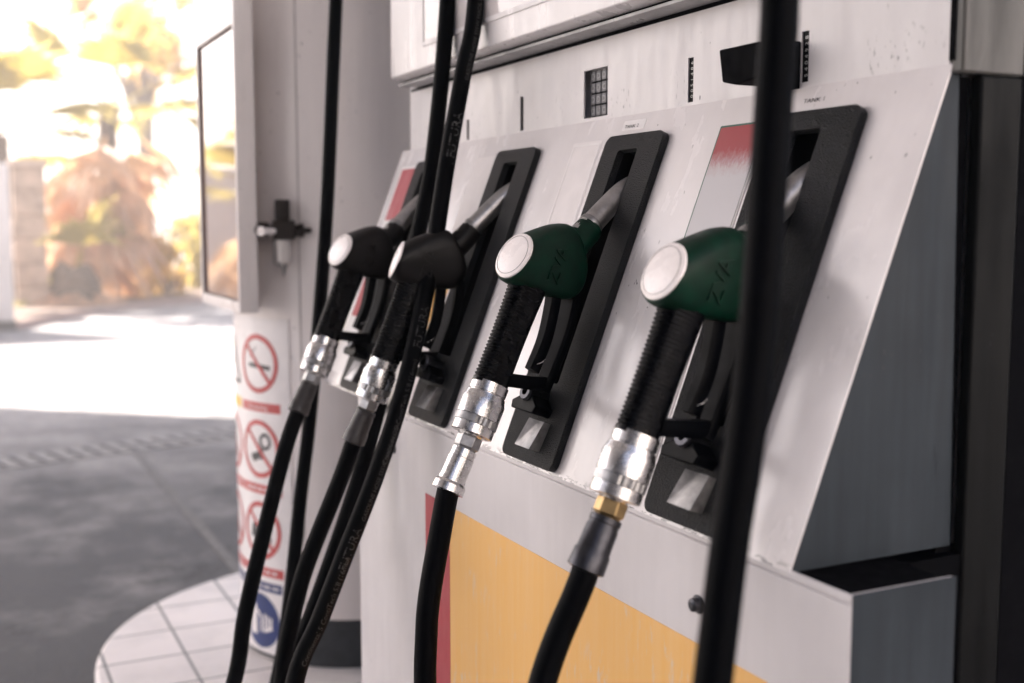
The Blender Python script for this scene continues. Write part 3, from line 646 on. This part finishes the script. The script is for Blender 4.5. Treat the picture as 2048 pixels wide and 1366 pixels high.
# ------------------------------------------------------------------ background planting and walls
M['bark'] = plain('palm_bark', (.10, .07, .055), .9, var=.4, scale=9, bstr=1, bscale=30)
M['frond'] = leafy('palm_frond', (.32, .30, .12), .6); M['dead'] = leafy('dead_frond', (.54, .42, .34), .62)
M['leaf1'] = leafy('bush_leaf', (.30, .28, .10), .6); M['leaf2'] = leafy('yellow_leaf', (.46, .34, .10), .6); M['leaf3'] = leafy('dark_leaf', (.14, .13, .06), .5)
def frond(g, base, d, L, petiole, n=22, spread=2.6, drop=.25):
    """a fan leaf: petiole and a half-disc of narrow folded blades"""
    d = d.normalized(); side = d.cross(UZ); side = side.normalized() if side.length > .1 else Vector((1, 0, 0)); up_ = side.cross(d).normalized()
    hub = base+d*petiole; g.tube([base, base+d*petiole*.5+up_*.02, hub], [.022, .016, .012], 5)
    for k in range(n):
        a = -spread/2+spread*k/(n-1); bd_ = (d*math.cos(a)+side*math.sin(a)).normalized(); l = L*(.75+.25*math.cos(a*.9))*random.uniform(.85, 1.08)
        sd_ = bd_.cross(up_).normalized(); wd = L*.055; dz = -drop*l*random.uniform(.4, 1.2)
        m1 = hub+bd_*l*.55+up_*(.02*l); tp = hub+bd_*l+Vector((0, 0, dz))
        g.add([hub, m1+sd_*wd, tp, m1-sd_*wd, m1-up_*wd*.5], [(0, 1, 4), (1, 2, 4), (0, 4, 3), (4, 2, 3)])
def palm(loc, h, crown_r, n, label, skirt=0, tr=.19, dirs=None, lean=0.):
    loc = Vector(loc); r = thing('fan_palm', loc, label, 'palm', 'palms in the planting bed')
    g = MB(); pts = [loc+Vector((.03*math.sin(i*1.3), .03*math.cos(i*1.7), h*i/14))+Vector((0, lean*(i/14)**1.3, 0)) for i in range(15)]
    g.tube(pts, [tr*(1.25-.35*i/14)*(1+.10*(i % 2)) for i in range(15)], 14); link('trunk', g, 'bark', r)
    g = MB(); top = loc+UZ*h+Vector((0, lean, 0))
    for k in range(n):
        az = 2*math.pi*(k*.382+random.uniform(-.03, .03)); el = R_(random.choice((70, 45, 25, 5, -15)) + random.uniform(-10, 10))
        frond(g, top+UZ*random.uniform(-.15, .1), Vector((math.cos(az)*math.cos(el), math.sin(az)*math.cos(el), math.sin(el))), crown_r*.55, crown_r*.5)
    for d in dirs or []: frond(g, top, Vector(d), crown_r*.62, crown_r*.55)
    link('crown', g, 'frond', r, smooth=0)
    if skirt:
        g = MB()
        for k in range(skirt):
            az = 2*math.pi*random.random(); el = R_(random.uniform(-75, -20)); z = random.uniform(.35, .98)*h
            frond(g, loc+UZ*z+Vector((0, lean*(z/h)**1.3, 0)), Vector((math.cos(az)*math.cos(el), math.sin(az)*math.cos(el), math.sin(el))), crown_r*.62, crown_r*.25, 10, 1.2, .35)
        link('dead_skirt', g, 'dead', r, smooth=0)
    return r
def leaves(g, c0, rad, n, size, squash=(1, 1, 1), core=.35):
    cl = [Vector((random.gauss(0, .5)*squash[0], random.gauss(0, .5)*squash[1], random.gauss(0, .45)*squash[2]))*rad for _ in range(max(6, n//70))]
    for _ in range(n):
        p = Vector(c0)+random.choice(cl)+Vector((random.gauss(0, 1), random.gauss(0, 1), random.gauss(0, 1)))*rad*.17
        if p.z < .03: p.z = random.uniform(.03, .3)
        a = Vector((random.uniform(-1, 1), random.uniform(-1, 1), random.uniform(-.6, 1))).normalized(); b_ = a.orthogonal().normalized(); s = size*random.uniform(.6, 1.4)
        q = a.cross(b_); g.add([p-b_*s, p+q*s*.42, p+b_*s, p-q*s*.42], [(0, 1, 2, 3)])
def bush(loc, rad, n, size, mat, label, sq=(1, 1, 1)):
    loc = Vector(loc); r = thing('bush', loc, label, 'bush', 'bushes in the planting bed')
    g = MB(); leaves(g, loc+UZ*rad*.8*sq[2], rad, n, size, sq); link('foliage', g, mat, r, smooth=0)
    g = MB()
    for k in range(7): a = 2*math.pi*k/7; g.tube([loc, loc+Vector((math.cos(a)*rad*.2, math.sin(a)*rad*.2, rad*.5)), loc+Vector((math.cos(a)*rad*.45, math.sin(a)*rad*.45, rad*1.1*sq[2]))], [.03, .022, .01], 6)
    link('stems', g, 'bark', r)
def tree(loc, h, rad, n, size, mat, label):
    loc = Vector(loc); r = thing('broadleaf_tree', loc, label, 'tree', 'trees behind the forecourt')
    g = MB(); g.tube([loc, loc+Vector((.1, .05, h*.3)), loc+Vector((0, .15, h*.55))], [.2, .16, .12], 12)
    for k in range(9):
        a = 2.4*k; e = loc+Vector((math.cos(a)*rad*.7, math.sin(a)*rad*.7, h*.62+rad*.4*math.sin(k*2.1))); g.tube([loc+UZ*h*(.38+.02*k), loc+Vector((math.cos(a)*rad*.3, math.sin(a)*rad*.3, h*.6)), e], [.09, .06, .02], 7)
    link('trunk', g, 'bark', r)
    g = MB(); leaves(g, loc+UZ*h*.72, rad, n, size, (1.1, 1.1, .8)); link('crown', g, mat, r, smooth=0)
palm((-20.2, 1.35, 0), 3.25, 2.0, 5, 'tall fan palm with a spreading crown and hanging dead fronds in the planting bed', 34, .16, [(.15, 1, .5), (.15, -.8, .8), (.2, .25, 1), (.2, .95, -.15), (.2, -.75, .25)], .5)
palm((-19.6, .05, 0), 2.7, 1.8, 6, 'fan palm leaning into the left edge behind the stone gatepost', 0, .2, [(.5, .9, .3), (.6, .3, .7)])
palm((-19.0, 1.05, 0), .55, 1.5, 4, 'squat stump palm wrapped in drooping dead fronds next to the gatepost', 60, .34)
bush((-20.8, 2.75, 0), .75, 520, .12, 'leaf2', 'low yellow green bush right of the palms', (1, 1, .8))
bush((-21.6, 3.6, 0), 1.05, 750, .13, 'leaf1', 'round mid green bush beside the notice board edge', (1, 1.1, .8))
bush((-24, .6, 0), 1.0, 600, .14, 'leaf1', 'green bush behind the gatepost', (1, 1.3, 1))
bush((-23.5, 4.6, 0), 1.2, 700, .14, 'leaf2', 'tall yellowish bush at the far right of the bed', (1, 1.2, 1))
tree((-25.5, 3.1, 0), 7.4, 1.35, 800, .15, 'leaf2', 'yellow leaved tree rising above the palms')
palm((-13.2, -2.9, 0), 1.7, 1.5, 9, 'low fan palm with a short trunk standing in front of the white wall', 8, .16)
bush((-13.9, -4.3, 0), 1.0, 500, .12, 'leaf1', 'small leafy bush at the foot of the white wall', (1, 1, 1))
# stone gatepost: rough courses with joints
M['stone'] = plain('gatepost_stone', (.33, .25, .20), .85, var=.35, scale=6, bstr=1, bscale=25); M['cap_stone'] = plain('cap_stone', (.42, .34, .29), .85, var=.2, scale=6)
gp = thing('stone_gatepost', (-19.0, .45, 0), 'rough stone gatepost in courses at the left edge before the palms', 'gatepost')
g = MB(); z = 0.
for k in range(6):
    hh = .36; j = random.uniform(-.015, .015); g.box(-19.24, -18.78+j, .20+j, .66+j*.5, z+.012, z+hh-.012); g.box(-19.22, -18.80, .22, .64, z+hh-.012, z+hh+.012); z += hh
link('shaft', g, 'stone', gp, bev=.015)
g = MB(); g.box(-19.28, -18.72, .17, .72, z+.012, z+.12); link('capstone', g, 'cap_stone', gp, bev=.02)
M['render'] = plain('white_render', (.74, .70, .68), .8, var=.06, scale=3); M['pinkwall'] = plain('pale_pink_render', (.62, .52, .47), .85, var=.1, scale=2)
g = MB(); g.box(-15.7, -15.45, -9, .0, .12, 2.05); ww = link('white_wall', g, 'render', None, (-15.5, -4.5, 0), bev=.01); tag(ww, 'sunlit white rendered wall at the far left edge', 'wall')
g = MB(); g.box(-15.75, -15.40, -9, .02, 0, .1195); link('wall_base', g, 'joint', ww)
# planting bed: kerb and soil
M['kerb'] = plain('pink_kerb', (.36, .26, .23), .8, var=.2, scale=8); M['soil'] = plain('bed_soil', (.16, .115, .09), .95, var=.4, scale=5, bstr=1, bscale=20)
kp_ = [(-15.5, .02), (-16.6, .55), (-17.8, 1.3), (-19.0, 2.4), (-20.2, 4.2), (-21.0, 7), (-21.2, 12)]
P = spline([(x, y, 0) for x, y in kp_], 6); g = MB()
g.loft([[p+Vector((.0, 0, -.01)), p+Vector((0, 0, .11)), p+Vector((-.14, .10, .11)), p+Vector((-.14, .10, -.01))] for p in P]); tag(link('bed_kerb', g, 'kerb'), None, kind='structure')
g = MB(); poly = [(p.x-.15, p.y+.08) for p in P]+[(-32.6, 12), (-32.6, -9), (-15.9, -9), (-15.85, .05)]
g.prism(poly, .01, .085, XYZ); tag(link('bed_soil', g, 'soil', smooth=0), None, kind='structure')

# ------------------------------------------------------------------ canopy over the pumps, added light-shaping blocks out of view
M['canopy'] = plain('canopy_white', (.55, .53, .53), .7, var=.04, scale=2)
g = MB(); g.prism([(-13.55, -3.7), (-5.6, -3.7), (-4.4, -9), (1.6, -9), (1.6, 9), (-4, 9), (-9.6, .8)], 4.58, 5.1, XYZ)  # unseen roof, outline shaped to let sun and bounce light reach the pump
cn = link('forecourt_canopy', g, 'canopy', None, (-2, 1, 4.58)); tag(cn, 'flat white canopy roof over the pump island', 'canopy')
M['bounce'] = plain('bounce_pale', (.80, .76, .73), .8, var=.06, scale=2); M['blocker'] = plain('blocker_dark', (.045, .045, .05), .6, var=.2, scale=2)
g = MB(); g.box(6.6, 14, -2.9, 13, 0, 6.0); sh = link('bounce_block', g, 'bounce', None, (13, 4, 0)); tag(sh, 'added pale block out of view, bounces sun onto the column', 'added_block')  # unseen pale block, added to bounce sunlight onto the column
g = MB(); g.box(0.0, 6.2, -9, -3.1, 0, 4.4); ks = link('light_blocker', g, 'blocker', None, (3, -6, 0)); tag(ks, 'added dark block out of view, keeps light off the right of the pump', 'added_block')  # unseen dark block, added to cut light on the pump's right

# ------------------------------------------------------------------ added air volume standing in for lens glare over the background
hm = bpy.data.materials.new('glare_air'); hm.use_nodes = True; t = hm.node_tree
t.nodes.remove(t.nodes['Principled BSDF'])
v = t.nodes.new('ShaderNodeVolumePrincipled'); v.inputs['Color'].default_value = (1, .93, .87, 1); v.inputs['Density'].default_value = .011; v.inputs['Anisotropy'].default_value = .35
t.links.new(v.outputs[0], t.nodes['Material Output'].inputs['Volume']); M['glare_haze'] = hm
g = MB(); g.box(-405, 405, -405, 405, -1, 13); hz = link('glare_haze', g, 'glare_haze', smooth=0); tag(hz, None, kind='stuff')
